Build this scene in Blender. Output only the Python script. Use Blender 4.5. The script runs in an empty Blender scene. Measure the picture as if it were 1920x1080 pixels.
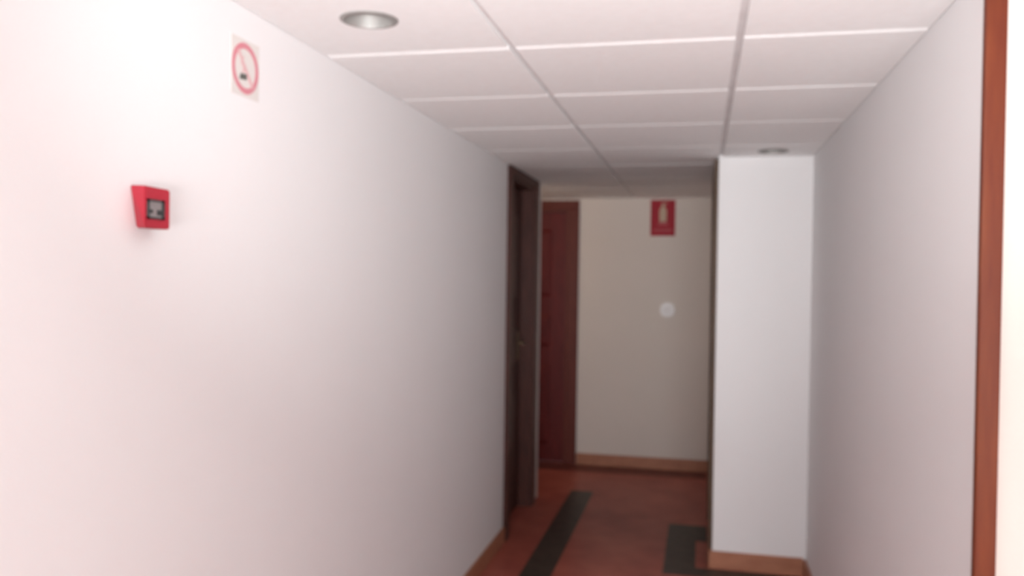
import bpy, bmesh, math, random
from mathutils import Vector, Matrix

random.seed(7)
scene = bpy.context.scene
C = scene.collection
R = math.radians

# ------------------------------------------------------------------ camera
CAM_Z = 1.48                      # hand-held at chest/eye height, metres
YAW, PITCH, ROLL = R(12.637), R(0.802), 0.0145
F = Vector((-math.sin(YAW) * math.cos(PITCH), math.cos(YAW) * math.cos(PITCH), -math.sin(PITCH)))
R0 = Vector((math.cos(YAW), math.sin(YAW), 0.0))
U0 = R0.cross(F)
UP = U0 * math.cos(ROLL) - R0 * math.sin(ROLL)
RT = R0 * math.cos(ROLL) + U0 * math.sin(ROLL)
cd = bpy.data.cameras.new('camera')
cd.sensor_width = 36.0
cd.lens = 36.0 * 1582.0 / 1920.0
cd.clip_start = 0.02
cd.dof.use_dof = True             # the snapshot is softly out of focus throughout
cd.dof.focus_distance = 0.62
cd.dof.aperture_fstop = (cd.lens / 1000.0) / 0.0044
cam = bpy.data.objects.new('camera', cd)
m = Matrix((RT, UP, -F)).transposed().to_4x4()
m.translation = (0, 0, CAM_Z)
cam.matrix_world = m
C.objects.link(cam)
scene.camera = cam

# ------------------------------------------------------------------ world, lights, exposure
w = bpy.data.worlds.new('world'); scene.world = w; w.use_nodes = True
w.node_tree.nodes['Background'].inputs[0].default_value = (0.75, 0.8, 0.9, 1)
w.node_tree.nodes['Background'].inputs[1].default_value = 0.25

def lamp(name, kind, loc, power, color, rot=(0, 0, 0), **kw):
    d = bpy.data.lights.new(name, kind); d.energy = power; d.color = color
    for k, v in kw.items(): setattr(d, k, v)
    o = bpy.data.objects.new(name, d); o.location = loc; o.rotation_euler = rot
    C.objects.link(o); return o

# the camera's own flash, just above and beside the lens
lamp('camera_flash', 'SPOT', (0.035, -0.01, CAM_Z + 0.045), 184.0, (0.965, 0.995, 1.0), (R(90 + 18), 0, R(9)),
     shadow_soft_size=0.02, spot_size=R(74), spot_blend=1.0)
# fill light added behind the camera, set in a made-up lobby window
lamp('back_fill_light', 'AREA', (0.4, -2.5, 0.95), 140.0, (0.95, 0.99, 1.0), (R(120), 0, 0),
     shape='RECTANGLE', size=1.5, size_y=0.9)

vs = scene.view_settings
vs.view_transform = 'Standard'; vs.look = 'None'; vs.gamma = 1.0
vs.use_curve_mapping = False
vs.exposure = 0.1

# ------------------------------------------------------------------ materials
def mat(name, col, rough=0.6, metal=0.0, spec=0.5, var=None, scale=4.0, stretch=(1, 1, 1), bump=0.0, bscale=120.0, detail=4.0, coat=0.0):
    mt = bpy.data.materials.new(name); mt.use_nodes = True
    nt = mt.node_tree; b = nt.nodes['Principled BSDF']
    b.inputs['Roughness'].default_value = rough
    b.inputs['Metallic'].default_value = metal
    b.inputs['Specular IOR Level'].default_value = spec
    b.inputs['Coat Weight'].default_value = coat
    b.inputs['Coat Roughness'].default_value = 0.15
    b.inputs['Base Color'].default_value = (*col, 1)
    if var or bump:
        tc = nt.nodes.new('ShaderNodeTexCoord'); mp = nt.nodes.new('ShaderNodeMapping')
        mp.inputs['Scale'].default_value = stretch
        nt.links.new(tc.outputs['Object'], mp.inputs['Vector'])
    if var:
        n = nt.nodes.new('ShaderNodeTexNoise'); n.inputs['Scale'].default_value = scale
        n.inputs['Detail'].default_value = detail
        nt.links.new(mp.outputs[0], n.inputs['Vector'])
        r = nt.nodes.new('ShaderNodeValToRGB')
        r.color_ramp.elements[0].position = 0.32; r.color_ramp.elements[1].position = 0.68
        r.color_ramp.elements[0].color = (*col, 1); r.color_ramp.elements[1].color = (*var, 1)
        nt.links.new(n.outputs['Fac'], r.inputs['Fac'])
        nt.links.new(r.outputs['Color'], b.inputs['Base Color'])
    if bump:
        n2 = nt.nodes.new('ShaderNodeTexNoise'); n2.inputs['Scale'].default_value = bscale
        n2.inputs['Detail'].default_value = 3
        nt.links.new(mp.outputs[0], n2.inputs['Vector'])
        bp = nt.nodes.new('ShaderNodeBump'); bp.inputs['Strength'].default_value = bump
        bp.inputs['Distance'].default_value = 0.003
        nt.links.new(n2.outputs['Fac'], bp.inputs['Height'])
        nt.links.new(bp.outputs['Normal'], b.inputs['Normal'])
    return mt

M = {}
M['paint'] = mat('white_wall_paint', (0.845, 0.822, 0.824), 0.75, spec=0.25, var=(0.83, 0.807, 0.809), scale=1.5, bump=0.12, bscale=160)
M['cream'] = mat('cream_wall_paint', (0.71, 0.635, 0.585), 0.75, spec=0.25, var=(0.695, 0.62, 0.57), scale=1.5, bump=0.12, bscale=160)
M['tile'] = mat('mineral_fibre_tile', (0.93, 0.922, 0.92), 0.9, spec=0.1, var=(0.91, 0.895, 0.89), scale=30, bump=0.25, bscale=220)
M['grid'] = mat('white_enamelled_grid', (0.80, 0.77, 0.77), 0.6, spec=0.3, var=(0.70, 0.66, 0.66), scale=8)
M['slab'] = mat('ceiling_void', (0.35, 0.34, 0.33), 0.9, var=(0.3, 0.29, 0.28), scale=3)
M['marble'] = mat('red_marble', (0.30, 0.066, 0.048), 0.36, spec=0.16, var=(0.44, 0.125, 0.088), scale=4.5, detail=7, bump=0.03, bscale=30)
M['dark_marble'] = mat('dark_green_marble', (0.045, 0.034, 0.026), 0.36, spec=0.16, var=(0.075, 0.055, 0.044), scale=14, detail=6)
M['dark_red_strip'] = mat('dark_red_strip', (0.14, 0.036, 0.028), 0.36, spec=0.16, var=(0.18, 0.052, 0.04), scale=10, detail=6)
M['skirting'] = mat('terracotta_skirting', (0.34, 0.13, 0.072), 0.45, spec=0.35, var=(0.42, 0.175, 0.10), scale=9, stretch=(1, 1, 3))
M['mahogany'] = mat('dark_mahogany', (0.052, 0.017, 0.013), 0.42, spec=0.22, var=(0.085, 0.027, 0.020), scale=14, stretch=(5, 5, 0.5), detail=6)
M['redwood'] = mat('red_mahogany', (0.085, 0.010, 0.010), 0.4, spec=0.2, var=(0.135, 0.016, 0.015), scale=12, stretch=(5, 5, 0.5), detail=6)
M['redcasing'] = mat('red_brown_casing', (0.10, 0.020, 0.014), 0.42, spec=0.2, var=(0.14, 0.03, 0.02), scale=12, stretch=(5, 5, 0.5), detail=6)
M['walnut'] = mat('brown_walnut', (0.10, 0.062, 0.040), 0.45, spec=0.2, var=(0.14, 0.088, 0.058), scale=12, stretch=(5, 5, 0.5), detail=6)
M['oak'] = mat('orange_brown_wood', (0.118, 0.022, 0.009), 0.42, spec=0.2, var=(0.165, 0.038, 0.013), scale=10, stretch=(6, 6, 0.5), detail=6)
M['brass'] = mat('aged_bronze', (0.20, 0.14, 0.09), 0.45, 1.0, var=(0.16, 0.11, 0.07), scale=30)
M['red_plastic'] = mat('red_plastic', (0.43, 0.03, 0.05), 0.5, spec=0.25, var=(0.41, 0.028, 0.046), scale=20)
M['black_plastic'] = mat('black_plastic', (0.035, 0.035, 0.037), 0.45, var=(0.045, 0.045, 0.045), scale=40)
M['grey_plastic'] = mat('grey_press_glass', (0.23, 0.205, 0.205), 0.3, var=(0.27, 0.24, 0.24), scale=30)
M['white_plastic'] = mat('white_plastic', (0.82, 0.79, 0.80), 0.4, var=(0.80, 0.77, 0.78), scale=30)
M['sticker'] = mat('sticker_white', (0.74, 0.69, 0.66), 0.6, spec=0.2, var=(0.71, 0.665, 0.64), scale=12)
M['sign_red'] = mat('sign_print_red', (0.66, 0.22, 0.26), 0.6, var=(0.64, 0.26, 0.30), scale=25)
M['sign_pink'] = mat('sign_print_faded_red', (0.70, 0.42, 0.43), 0.6, var=(0.69, 0.46, 0.46), scale=25)
M['sign_black'] = mat('sign_print_black', (0.10, 0.10, 0.09), 0.5, var=(0.14, 0.14, 0.12), scale=25)
M['sign_plate_red'] = mat('fire_sign_red', (0.36, 0.012, 0.026), 0.55, spec=0.2, var=(0.33, 0.014, 0.028), scale=20)
M['sign_white'] = mat('fire_sign_white', (0.55, 0.40, 0.30), 0.6, spec=0.2, var=(0.5, 0.37, 0.28), scale=20)
M['sign_fade'] = mat('fire_sign_faded_letters', (0.46, 0.10, 0.115), 0.6, spec=0.2, var=(0.43, 0.09, 0.105), scale=40)
M['steel'] = mat('satin_reflector', (0.40, 0.385, 0.37), 0.62, 0.5, spec=0.3, var=(0.36, 0.345, 0.33), scale=25)
M['lens'] = mat('frosted_lamp_glass', (0.60, 0.58, 0.57), 0.3, var=(0.56, 0.54, 0.53), scale=20)
M['alu'] = mat('fill_window_aluminium', (0.75, 0.75, 0.76), 0.4, 0.2, var=(0.72, 0.72, 0.73), scale=20)
g = mat('fill_window_glass', (1, 1, 1), 0.0, var=(0.98, 1.0, 0.99), scale=2); M['glass'] = g
g.node_tree.nodes['Principled BSDF'].inputs['Transmission Weight'].default_value = 1.0
g.node_tree.nodes['Principled BSDF'].inputs['IOR'].default_value = 1.05
lampmat = mat('lit_lamp_glass', (1, 0.9, 0.75), 0.4, var=(1, 0.88, 0.72), scale=4); M['lit'] = lampmat
lampmat.node_tree.nodes['Principled BSDF'].inputs['Emission Color'].default_value = (1, 0.78, 0.55, 1)
lampmat.node_tree.nodes['Principled BSDF'].inputs['Emission Strength'].default_value = 1.0

# ------------------------------------------------------------------ helpers
class MB:
    """collects shapes in world coordinates; build() links them as ONE mesh object"""
    def __init__(self): self.bm = bmesh.new()
    def box(self, x0, x1, y0, y1, z0, z1, bev=0.0):
        t = bmesh.new()
        bmesh.ops.create_cube(t, size=1.0)
        for v in t.verts:
            v.co = Vector(((x0 + x1) / 2 + v.co.x * (x1 - x0), (y0 + y1) / 2 + v.co.y * (y1 - y0), (z0 + z1) / 2 + v.co.z * (z1 - z0)))
        if bev: bmesh.ops.bevel(t, geom=t.edges[:], offset=bev, segments=2, affect='EDGES', profile=0.5)
        return self._add(t)
    def _add(self, t):
        me = bpy.data.meshes.new('t'); t.to_mesh(me); t.free()
        self.bm.from_mesh(me); bpy.data.meshes.remove(me); return self
    def poly(self, verts, faces):
        vs_ = [self.bm.verts.new(v) for v in verts]
        for f in faces: self.bm.faces.new([vs_[i] for i in f])
        return self
    def prism(self, pts, fn, d0, d1):
        """outline pts (a,b) extruded from depth d0 to d1; fn(a,b,d) -> xyz"""
        n = len(pts)
        v = [fn(a, b, d0) for a, b in pts] + [fn(a, b, d1) for a, b in pts]
        f = [list(range(n))[::-1], list(range(n, 2 * n))] + [[i, (i + 1) % n, n + (i + 1) % n, n + i] for i in range(n)]
        return self.poly(v, f)
    def lathe(self, prof, fn, n=40, close=False):
        """profile (r,d) spun; fn(a,b,d) -> xyz"""
        rings = []
        for r, d in prof:
            rings.append([self.bm.verts.new(fn(r * math.cos(2 * math.pi * k / n), r * math.sin(2 * math.pi * k / n), d)) for k in range(n)])
        for a, b in zip(rings, rings[1:] + ([rings[0]] if close else [])):
            for k in range(n):
                self.bm.faces.new((a[k], a[(k + 1) % n], b[(k + 1) % n], b[k]))
        if not close:
            for rg in (rings[0], rings[-1]): self.bm.faces.new(rg)
        return self
    def tube(self, pts, r, n=12):
        pts = [Vector(p) for p in pts]; rings = []
        for i, p in enumerate(pts):
            d = (pts[min(i + 1, len(pts) - 1)] - pts[max(i - 1, 0)]).normalized()
            a = d.orthogonal().normalized() if abs(d.z) > .9 else d.cross(Vector((0, 0, 1))).normalized()
            b = d.cross(a)
            rings.append([self.bm.verts.new(p + (a * math.cos(2 * math.pi * k / n) + b * math.sin(2 * math.pi * k / n)) * r) for k in range(n)])
        for a, b in zip(rings, rings[1:]):
            for k in range(n): self.bm.faces.new((a[k], a[(k + 1) % n], b[(k + 1) % n], b[k]))
        for rg in (rings[0], rings[-1]): self.bm.faces.new(rg)
        return self
    def build(self, name, material, parent=None, origin=None, smooth=False):
        bmesh.ops.recalc_face_normals(self.bm, faces=self.bm.faces[:])
        if origin is None:
            origin = world_loc(parent) if parent else base(self.bm)
        origin = Vector(origin)
        for v in self.bm.verts: v.co -= origin
        me = bpy.data.meshes.new(name); self.bm.to_mesh(me); self.bm.free()
        me.materials.append(M[material])
        if smooth:
            me.shade_smooth()
            me.set_sharp_from_angle(angle=R(35))
        o = bpy.data.objects.new(name, me); C.objects.link(o)
        if parent:
            o.parent = parent; o.location = origin - world_loc(parent)
        else: o.location = origin
        return o

def base(bm):
    c = [v.co for v in bm.verts]
    return Vector(((min(v.x for v in c) + max(v.x for v in c)) / 2, (min(v.y for v in c) + max(v.y for v in c)) / 2, min(v.z for v in c)))
def world_loc(o):
    l = Vector((0, 0, 0))
    while o: l = l + o.location; o = o.parent
    return l
def tag(o, label, cat, group=None, kind=None):
    o['label'] = label; o['category'] = cat
    if group: o['group'] = group
    if kind: o['kind'] = kind
    return o
def thing(name, loc, label, cat, group=None, kind=None):
    o = bpy.data.objects.new(name, None); o.location = loc; o.empty_display_size = 0.1
    C.objects.link(o); return tag(o, label, cat, group, kind)
def struct(o, label, cat): return tag(o, label, cat, kind='structure')

# ------------------------------------------------------------------ the place: dimensions
XL, XR = -1.055, 0.535            # corridor walls
H = 2.10                          # suspended ceiling
TOP = 2.32
YJ, XJ = 4.43, 0.078              # where the corridor narrows
YF = 6.62                         # end wall
YLE = 5.57                        # end of the left wall (side passage beyond)
YR = 1.82                         # where the right wall starts
YB = -2.60                        # back of the lobby
XLOB, XBR = 2.40, -3.20
T = 0.12
D1 = (4.64, 5.32, 2.05)           # opening of the door in the left wall (y0, y1, z)

struct(MB().box(XBR - .2, XLOB + .2, YB - .2, YF + .2, -0.12, 0.0).build('floor', 'marble'),
       'polished red marble floor with dark inlaid bands', 'floor')
floor = bpy.data.objects['floor']

wl = MB().box(XL - T, XL, YB, D1[0], 0, TOP).box(XL - T, XL, D1[1], YLE, 0, TOP).box(XL - T, XL, D1[0], D1[1], D1[2], TOP)
struct(wl.build('wall_left', 'paint'), 'long white wall carrying the no-smoking sign and red call point', 'wall')
struct(MB().box(XR, XR + T, YR, YJ + T, 0, TOP).build('wall_right', 'paint'), 'white wall running from the wooden corner trim to the jog', 'wall')
struct(MB().box(XJ, XR, YJ, YJ + T, 0, TOP).build('wall_jog', 'paint'), 'narrow white wall face where the corridor narrows', 'wall')
D3 = (4.56, 5.28, 2.05)
ws = MB().box(XJ, XJ + T, YJ + T, D3[0], 0, TOP).box(XJ, XJ + T, D3[1], YF, 0, TOP).box(XJ, XJ + T, D3[0], D3[1], D3[2], TOP)
struct(ws.build('wall_jog_side', 'paint'), 'white wall behind the jog leading to the end wall, with a dark door', 'wall')
D2 = (-1.74, -1.03, 2.02)
wf = MB().box(XBR, D2[0], YF, YF + T, 0, TOP).box(D2[1], XJ + T, YF, YF + T, 0, TOP).box(D2[0], D2[1], YF, YF + T, D2[2], TOP)
struct(wf.build('wall_end', 'cream'), 'white end wall carrying the fire sign and switch', 'wall')
struct(MB().box(XR + T, XLOB, YR, YR + T, 0, TOP).build('wall_lobby_front', 'cream'), 'white lobby wall beside the orange wooden corner trim', 'wall')
struct(MB().box(XLOB, XLOB + T, YB, YR + T, 0, TOP).build('wall_lobby_right', 'paint'), 'white side wall of the lobby', 'wall')
struct(MB().box(XBR - T, XBR, YLE - T, YF + T, 0, TOP).build('wall_passage_end', 'paint'), 'white wall closing the side passage', 'wall')
struct(MB().box(XBR, XL - T, YLE - T, YLE, 0, TOP).build('wall_passage_side', 'paint'), 'white wall of the side passage', 'wall')
WX0, WX1, WZ0, WZ1 = -0.5, 1.3, 0.42, 1.98
wb = MB().box(XL - T, WX0, YB - T, YB, 0, TOP).box(WX1, XLOB + T, YB - T, YB, 0, TOP)
wb.box(WX0, WX1, YB - T, YB, 0, WZ0).box(WX0, WX1, YB - T, YB, WZ1, TOP)
struct(wb.build('wall_back', 'paint'), 'white lobby wall around the added fill window', 'wall')
win = thing('fill_window_1', (0.4, YB, WZ0), 'wide aluminium window added out of view for the fill light', 'window', kind='structure')  # unseen window, added to house the fill light
fr = MB()
for x in (WX0, 0.37, WX1 - .06): fr.box(x, x + .06, YB - .09, YB - .03, WZ0, WZ1)
fr.box(WX0, WX1, YB - .09, YB - .03, WZ0, WZ0 + .06).box(WX0, WX1, YB - .09, YB - .03, WZ1 - .06, WZ1)
fr.build('window_frame', 'alu', win)
for x0, x1 in ((WX0 + .06, .37), (.43, WX1 - .06)):
    MB().box(x0, x1, YB - .065, YB - .055, WZ0 + .06, WZ1 - .06).build('pane', 'glass', win)

# ------------------------------------------------------------------ suspended ceiling
ceil = struct(MB().box(XBR - .2, XLOB + .2, YB - .2, YF + .2, H + .12, H + .2).build('ceiling', 'slab'),
              'suspended ceiling of square white mineral tiles', 'ceiling')
GX1, GX2, GY0, P = -0.513, 0.087, 2.235, 0.605
GAPX, GAPY, DROP = 0.009, 0.006, 0.010
rows = [GY0 + P * k for k in range(-8, 8)]
LAMPS = [(-0.800, 1.935, 0.064), (0.327, 4.236, 0.066)]
tile_cache = {}
def tile_mesh(sx, sy, hole=None):
    key = (round(sx, 3), round(sy, 3), hole)
    if key in tile_cache: return tile_cache[key]
    # side edges square, the edge towards the lobby with a shallow chamfer
    run, rise = 0.016, 0.005; bm = bmesh.new()
    def rect(iy, zf, zb): return [bm.verts.new((s * sx / 2, -sy / 2 + iy if t < 0 else sy / 2, zf if t < 0 else zb)) for s, t in ((-1, -1), (1, -1), (1, 1), (-1, 1))]
    r0, r1, r2 = rect(0, 0.03, 0.03), rect(0, rise, 0.001), rect(run, 0, 0)
    for a, c in ((r0, r1), (r1, r2)):
        for k in range(4): bm.faces.new((a[k], a[(k + 1) % 4], c[(k + 1) % 4], c[k]))
    if hole is None:
        bm.faces.new(r2); bm.faces.new(r0[::-1])
    else:
        hx, hy, hr = hole; n = 48
        ring = [bm.verts.new((hx + hr * math.cos(2 * math.pi * k / n), hy + hr * math.sin(2 * math.pi * k / n), 0)) for k in range(n)]
        ring2 = [bm.verts.new((v.co.x, v.co.y, 0.03)) for v in ring]
        for k in range(n): bm.faces.new((ring[k], ring[(k + 1) % n], ring2[(k + 1) % n], ring2[k]))
        # fill the bottom face between outline and hole
        es = [bm.edges.get((r2[k], r2[(k + 1) % 4])) for k in range(4)] + [bm.edges.get((ring[k], ring[(k + 1) % n])) for k in range(n)]
        bmesh.ops.triangle_fill(bm, use_beauty=True, use_dissolve=False, edges=es)
    bmesh.ops.recalc_face_normals(bm, faces=bm.faces[:])
    me = bpy.data.meshes.new('ceiling_tile'); bm.to_mesh(me); bm.free(); me.materials.append(M['tile'])
    tile_cache[key] = me; return me
def child(name, me, parent, loc):
    o = bpy.data.objects.new(name, me); C.objects.link(o); o.parent = parent
    o.location = Vector(loc) - world_loc(parent); return o
def tile(x0, x1, y0, y1):
    cx, cy = (x0 + x1) / 2, (y0 + y1) / 2
    hole = None
    for lx, ly, lr in LAMPS:
        if x0 < lx < x1 and y0 < ly < y1: hole = (round(lx - cx, 4), round(ly - cy, 4), lr)
    child('ceiling_tile', tile_mesh(x1 - x0, y1 - y0, hole), ceil, (cx, cy, H + random.uniform(-.0012, .0012)))
bar_cache = {}
def bar(name, x0, x1, y0, y1):
    key = (name, round(x1 - x0, 3), round(y1 - y0, 3))
    if key not in bar_cache:
        t = MB().box(-(x1 - x0) / 2, (x1 - x0) / 2, -(y1 - y0) / 2, (y1 - y0) / 2, 0, 0.012)
        me = bpy.data.meshes.new(name); t.bm.to_mesh(me); t.bm.free(); me.materials.append(M['grid']); bar_cache[key] = me
    child(name, bar_cache[key], ceil, ((x0 + x1) / 2, (y0 + y1) / 2, H + DROP))
def column(x0, x1, ylo, yhi):
    ys = [ylo] + [y for y in rows if ylo + .08 < y < yhi - .08] + [yhi]
    for a, b in zip(ys, ys[1:]):
        tile(x0, x1, a + (GAPY if a != ylo else .002), b - (GAPY if b != yhi else .002))
    for y in ys[1:-1]: bar('cross_tee', x0, x1, y - GAPY - .004, y + GAPY + .004)
column(XL + .002, GX1 - GAPX, YB, YF)
column(GX1 + GAPX, XJ - .002, YB, YF)
column(GX2 + GAPX, XR - .002, YB, YJ)
for x0 in (XR, XR + .6, XR + 1.2): column(x0 + GAPX, min(x0 + .6, XLOB) - GAPX, YB, YR)
for x0 in (XL - .6, XL - 1.2, XL - 1.8): column(x0 + GAPX, x0 + .6 - GAPX, YLE, YF)
bar('main_runner', GX1 - .014, GX1 + .014, YB, YF)
bar('main_runner', GX2 - .014, GX2 + .014, YB, YJ)
for x in (XR, XR + .6, XR + 1.2): bar('main_runner', x - .014, x + .014, YB, YR)
for x in (XL - .6, XL - 1.2): bar('main_runner', x - .014, x + .014, YLE, YF)

# ------------------------------------------------------------------ floor inlay bands and end-wall strip (parts of the floor)
def band(x0, x1, y0, y1, m_='dark_marble'):
    MB().box(x0, x1, y0, y1, -0.004, 0.0012).build('floor_band', m_, floor, origin=((x0 + x1) / 2, (y0 + y1) / 2, 0))
band(-0.855, -0.70, YB + .3, 5.79)
band(-0.165, -0.005, 4.28, 5.16)
band(-0.005, XR - .03, 4.28, 4.405)
band(-0.005, XJ - .022, 4.86, 5.16)
band(-1.9, XJ - .02, 6.38, 6.60, 'dark_red_strip')  # darker red-brown strip along the foot of the end wall

# ------------------------------------------------------------------ skirtings
def skirting(name, x0, x1, y0, y1, label, h=0.085):
    struct(MB().box(x0, x1, y0, y1, 0.0, h, bev=0.003).build(name, 'skirting'), label, 'baseboard')
S = 0.014
skirting('baseboard_left', XL, XL + S, YB + .02, D1[0] - .085, 'terracotta skirting along the long left wall')
skirting('baseboard_right', XR - S, XR, YR + .03, YJ - S, 'terracotta skirting along the right wall')
b_ = MB().box(XJ - S - .004, XR - S, YJ - S, YJ, 0, .09, bev=.003).box(XJ - S - .004, XJ, YJ, 4.47, 0, .09, bev=.003)
struct(b_.build('baseboard_jog', 'skirting'), 'terracotta skirting wrapping the jog where the corridor narrows', 'baseboard')
skirting('baseboard_end', D2[1] + .088, XJ, YF - S, YF, 'terracotta skirting under the fire sign on the end wall', .09)
skirting('baseboard_lobby', XR + T, XLOB, YR - S, YR, 'terracotta skirting of the lobby wall')

# ------------------------------------------------------------------ wooden corner trim at the near end of the right wall
tr = MB().box(XR - .006, XR + .036, YR - .02, YR + .022, 0, H - .004, bev=.004).box(XR + .028, XR + T, YR - .006, YR, 0, H - .004)
tr2 = MB().box(XR - .006, XR + .034, YR - .02, YR, 0, H - .004, bev=.004)
tr.bm.free()
trim = struct(tr2.build('trim_1', 'oak'), 'orange-brown wooden corner trim between the right wall and the bright lobby wall', 'trim')
struct(MB().box(XR + .034, XR + T, YR - .004, YR, 0, TOP).box(XR, XR + .034, YR - .001, YR, H - .003, TOP).build('wall_lobby_return', 'cream'),
       'white painted strip beside the orange-brown corner trim', 'wall')

# ------------------------------------------------------------------ doors
def door(name, label, fn, a0, a1, ztop, zcase, wood, leafwood, recess, handle_a, head_h):
    """fn(a,d,z): a runs along the wall, d is out of the wall towards the viewer"""
    root = thing(name, fn((a0 + a1) / 2, 0, 0), label, 'door', kind='structure')
    def bx(mb, A0, A1, d0, d1, z0, z1, bev=0.0):
        p, q = Vector(fn(A0, d0, z0)), Vector(fn(A1, d1, z1))
        return mb.box(min(p.x, q.x), max(p.x, q.x), min(p.y, q.y), max(p.y, q.y), z0, z1, bev)
    cw = .085
    for s0, s1, in ((a0 - cw, a0), (a1, a1 + cw)):
        bx(MB(), s0, s1, 0, .02, 0, ztop, .004).build('casing', wood, root)
    bx(MB(), a0 - cw, a1 + cw, 0, .02, ztop, zcase, .004).build('head_casing', wood, root)
    for s0, s1 in ((a0, a0 + .022), (a1 - .022, a1)):
        bx(MB(), s0, s1, -.118, .006, 0, ztop - .022).build('jamb', wood, root)
    bx(MB(), a0, a1, -.118, .006, ztop - .022, ztop).build('head_jamb', wood, root)
    leaf = bx(MB(), a0 + .024, a1 - .024, -recess - .038, -recess, .006, ztop - .025, .002).build('leaf', leafwood, root)
    wdt = a1 - a0 - .048
    for z0, z1 in ((.14, .78), (.92, 1.18), (1.32, ztop - .16)):
        mb = MB()
        A0, A1 = a0 + .024 + .11, a1 - .024 - .11
        # raised, sloping-edged panel
        out = [(A0, z0), (A1, z0), (A1, z1), (A0, z1)]
        inn = [(A0 + .03, z0 + .03), (A1 - .03, z0 + .03), (A1 - .03, z1 - .03), (A0 + .03, z1 - .03)]
        v = [fn(a, -recess - .001, z) for a, z in out] + [fn(a, -recess + .011, z) for a, z in inn]
        mb.poly(v, [(3, 2, 1, 0), (4, 5, 6, 7)] + [(i, (i + 1) % 4, 4 + (i + 1) % 4, 4 + i) for i in range(4)])
        mb.build('panel', leafwood, leaf)
    s = 1 if handle_a < (a0 + a1) / 2 else -1
    hz = 1.06
    hb = MB()
    bx(hb, handle_a - .02, handle_a + .02, -recess, -recess + .006, hz - .11, hz + .07, .002)
    hb.build('handle_plate', 'brass', leaf)
    pts = [fn(handle_a, -recess, hz), fn(handle_a, -recess + .035, hz), fn(handle_a + s * .012, -recess + .046, hz), fn(handle_a + s * .11, -recess + .046, hz + .004)]
    MB().tube(pts, .008).build('lever', 'brass', leaf, smooth=True)
    return root
door('door_1', 'dark brown panelled door set deep in the long left wall', lambda a, d, z: (XL + d, a, z),
     D1[0], D1[1], D1[2], H - .004, 'mahogany', 'mahogany', .075, D1[1] - .09, .04)
door('door_2', 'dark red-brown door in the end wall beside the side passage', lambda a, d, z: (a, YF - d, z),
     D2[0], D2[1], D2[2], 2.085, 'redcasing', 'redwood', .03, D2[0] + .09, .06)
door('door_3', 'dark brown door in the wall behind the jog, seen edge-on', lambda a, d, z: (XJ - d, a, z),
     D3[0], D3[1], D3[2], H - .004, 'walnut', 'walnut', .05, D3[0] + .09, .04)

# ------------------------------------------------------------------ fire alarm call point on the left wall
fx = XL
root = thing('fire_call_point', (fx, 1.425, 1.562), 'red manual fire call point with a dark press window on the white wall', 'fire alarm')
dx = .041
v = [(fx, 1.417, 1.562), (fx, 1.466, 1.562), (fx, 1.466, 1.642), (fx, 1.397, 1.642),
     (fx + dx, 1.387, 1.561), (fx + dx, 1.463, 1.561), (fx + dx, 1.463, 1.638), (fx + dx, 1.386, 1.639)]
hb = MB().poly(v, [(0, 1, 2, 3), (4, 5, 6, 7), (0, 1, 5, 4), (1, 2, 6, 5), (2, 3, 7, 6), (3, 0, 4, 7)])
bmesh.ops.recalc_face_normals(hb.bm, faces=hb.bm.faces[:])
bmesh.ops.bevel(hb.bm, geom=hb.bm.edges[:], offset=.0025, segments=2, affect='EDGES')
hb.build('housing', 'red_plastic', root)
wy0, wy1, wz0, wz1 = 1.391, 1.441, 1.578, 1.615
wfm = MB()
for a in ((wy0, wy1, wz1 - .004, wz1), (wy0, wy1, wz0, wz0 + .004), (wy0, wy0 + .005, wz0, wz1), (wy1 - .008, wy1, wz0, wz1)):
    wfm.box(fx + dx - .001, fx + dx + .0035, *a)
wfm.build('window_frame', 'black_plastic', root)
pn = MB().box(fx + dx - .001, fx + dx + .002, wy0 + .005, wy1 - .008, wz0 + .004, wz1 - .004).build('press_panel', 'grey_plastic', root)
mk = MB().box(fx + dx + .0015, fx + dx + .003, wy0 + .006, wy0 + .014, wz0 + .011, wz0 + .018)
mk.box(fx + dx + .0015, fx + dx + .003, wy1 - .022, wy1 - .009, wz0 + .008, wz0 + .018)
mk.build('printed_mark', 'black_plastic', pn)

# ------------------------------------------------------------------ no-smoking sign
sy, sz = 1.8035, 1.480 + .4785
sx = XL
root = thing('no_smoking_sign', (sx, sy, sz - .068), 'square white no-smoking sticker with a red ring and slash', 'sign')
fn = lambda a, b, d: (sx + d, sy + a, sz + b)
pl = MB().box(sx, sx + .0008, sy - .062, sy + .062, sz - .067, sz + .067).build('plate', 'sticker', root)
n = 56
def annulus(r0, r1, d0, d1, nn=n):
    mb = MB(); mb.lathe([(r0, d0), (r1, d0), (r1, d1), (r0, d1)], fn, nn, close=True); return mb
annulus(.0455, .0595, .0004, .0012).build('prohibition_ring', 'sign_red', root)
a_ = R(-50); ca, sa = math.cos(a_), math.sin(a_)
q = [(-.05, -.0055), (.05, -.0055), (.05, .0055), (-.05, .0055)]
MB().prism([(x * ca - y * sa, x * sa + y * ca) for x, y in q], fn, .0004, .0013).build('slash', 'sign_pink', root)
cg = MB().prism([(-.026, -.029), (.006, -.026), (.006, -.012), (-.022, -.015)], fn, .0004, .0015)
cg.build('cigarette', 'sign_black', root)
pts = [(-.012 + .006 * math.sin(k * 1.2), -.012 + k * .0065) for k in range(7)]
out = [(x - .004, y) for x, y in pts] + [(x + .004, y) for x, y in reversed(pts)]
MB().prism(out, fn, .0004, .0011).build('smoke', 'sign_pink', root)

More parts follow.
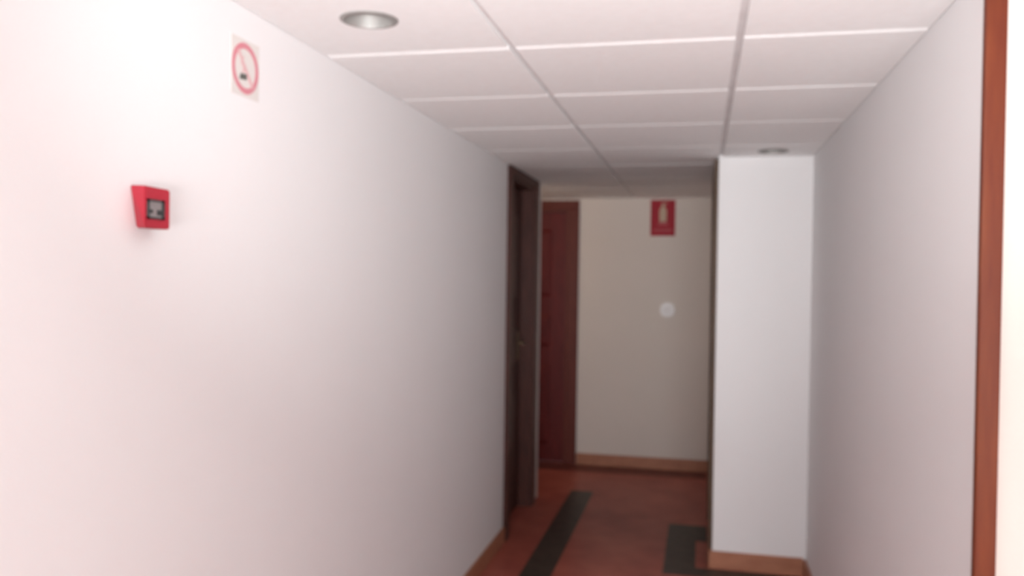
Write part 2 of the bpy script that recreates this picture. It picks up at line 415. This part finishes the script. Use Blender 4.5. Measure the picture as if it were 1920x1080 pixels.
# ------------------------------------------------------------------ fire extinguisher sign on the end wall
ex, ez, ey = -.2975, 1.946, YF
EW, EH = .094, .139
root = thing('fire_sign', (ex, ey, ez - EH), 'red fire-equipment sign with a pale pictogram under the ceiling on the end wall', 'sign')
MB().box(ex - EW, ex + EW, ey - .004, ey, ez - EH, ez + EH).build('plate', 'sign_plate_red', root)
fe = lambda a, b, d: (ex + a, ey - d, ez + b)
body = [(-.026, -.03), (.026, -.03), (.028, .055), (.018, .082), (.009, .088), (.009, .1), (-.009, .1), (-.009, .088), (-.018, .082), (-.028, .055)]
MB().prism(body, fe, .003, .006).build('pictogram', 'sign_white', root)
MB().prism([(-.012, .1), (.03, .108), (.028, .117), (-.012, .112)], fe, .003, .006).build('pictogram_lever', 'sign_white', root)
MB().prism([(-.045, -.058), (.045, -.058), (.03, -.036), (-.03, -.036)], fe, .003, .006).build('pictogram_base', 'sign_fade', root)
for k, (z, h) in enumerate(((-.094, .015),)):
    MB().prism([(-.07, z - h / 2), (.07, z - h / 2), (.07, z + h / 2), (-.07, z + h / 2)], fe, .003, .0055).build('caption_strip', 'sign_fade', root)

# ------------------------------------------------------------------ white wall switch on the end wall
cx, cz = -.252, 1.48 - .243
root = thing('wall_switch', (cx, YF, cz - .055), 'small white switch alone on the end wall below the fire sign', 'switch')
def rrect(hw, r, n_=8):
    p = []
    for k, (sx_, sy_) in enumerate(((1, 1), (-1, 1), (-1, -1), (1, -1))):
        for j in range(n_ + 1):
            a = R(90 * k + 90 * j / n_)
            p.append((sx_ * (hw - r) + r * math.cos(a), sy_ * (hw - r) + r * math.sin(a)))
    return p
fs = lambda a, b, d: (cx + a, YF - d, cz + b)
MB().prism(rrect(.055, .046), fs, 0, .009).build('plate', 'white_plastic', root)
MB().poly([fs(-.026, -.026, .008), fs(.026, -.026, .008), fs(.026, .026, .008), fs(-.026, .026, .008),
           fs(-.026, -.026, .011), fs(.026, -.026, .011), fs(.026, .026, .016), fs(-.026, .026, .016)],
          [(0, 1, 2, 3), (4, 5, 6, 7)] + [(i, (i + 1) % 4, 4 + (i + 1) % 4, 4 + i) for i in range(4)]).build('rocker', 'white_plastic', root)

# ------------------------------------------------------------------ recessed downlights
def downlight(x, y, r, label, lit=False):
    root = thing('downlight', (x, y, H), label, 'ceiling light', 'recessed downlights in the suspended ceiling')
    f_ = lambda a, b, d: (x + a, y + b, H + d)
    MB().lathe([(r - .004, -.0045), (r + .006, -.003), (r + .007, -.0014), (r - .001, -.0014), (r - .002, .004), (r - .006, .004)], f_, 48, close=True).build('rim', 'steel', root, smooth=True)
    MB().lathe([(r - .003, .0), (r - .006, .02), (r - .014, .05), (r - .024, .075), (r - .022, .078), (r - .012, .052), (r - .0035, .022), (r - .0015, .0)], f_, 48, close=True).build('reflector', 'steel', root, smooth=True)
    MB().lathe([(.002, .03), (.02, .033), (.03, .042), (.033, .055), (.03, .078), (.002, .08)], f_, 32).build('bulb', 'lit' if lit else 'lens', root, smooth=True)
    return root
downlight(*LAMPS[0], 'unlit steel-rimmed downlight in the ceiling above the no-smoking sign')
downlight(*LAMPS[1], 'unlit steel-rimmed downlight in the ceiling right against the jog wall')

# side-passage lamp: a surface dome whose warm light spills onto the end wall
root = thing('dome_lamp', (-1.75, 5.95, H), 'warm ceiling dome lamp in the side passage', 'ceiling light')
f_ = lambda a, b, d: (-1.75 + a, 5.95 + b, H - d)
MB().lathe([(.11, 0), (.115, .012), (.105, .02), (.01, .02)], f_, 32).build('mount', 'white_plastic', root, smooth=True)
MB().lathe([(.1, .02), (.098, .035), (.08, .055), (.04, .068), (.002, .071)], f_, 32).build('dome', 'lit', root, smooth=True)
lamp('passage_lamp_light', 'POINT', (-1.75, 5.95, H - .12), 4.2, (1.0, 0.72, 0.48), shadow_soft_size=.08)
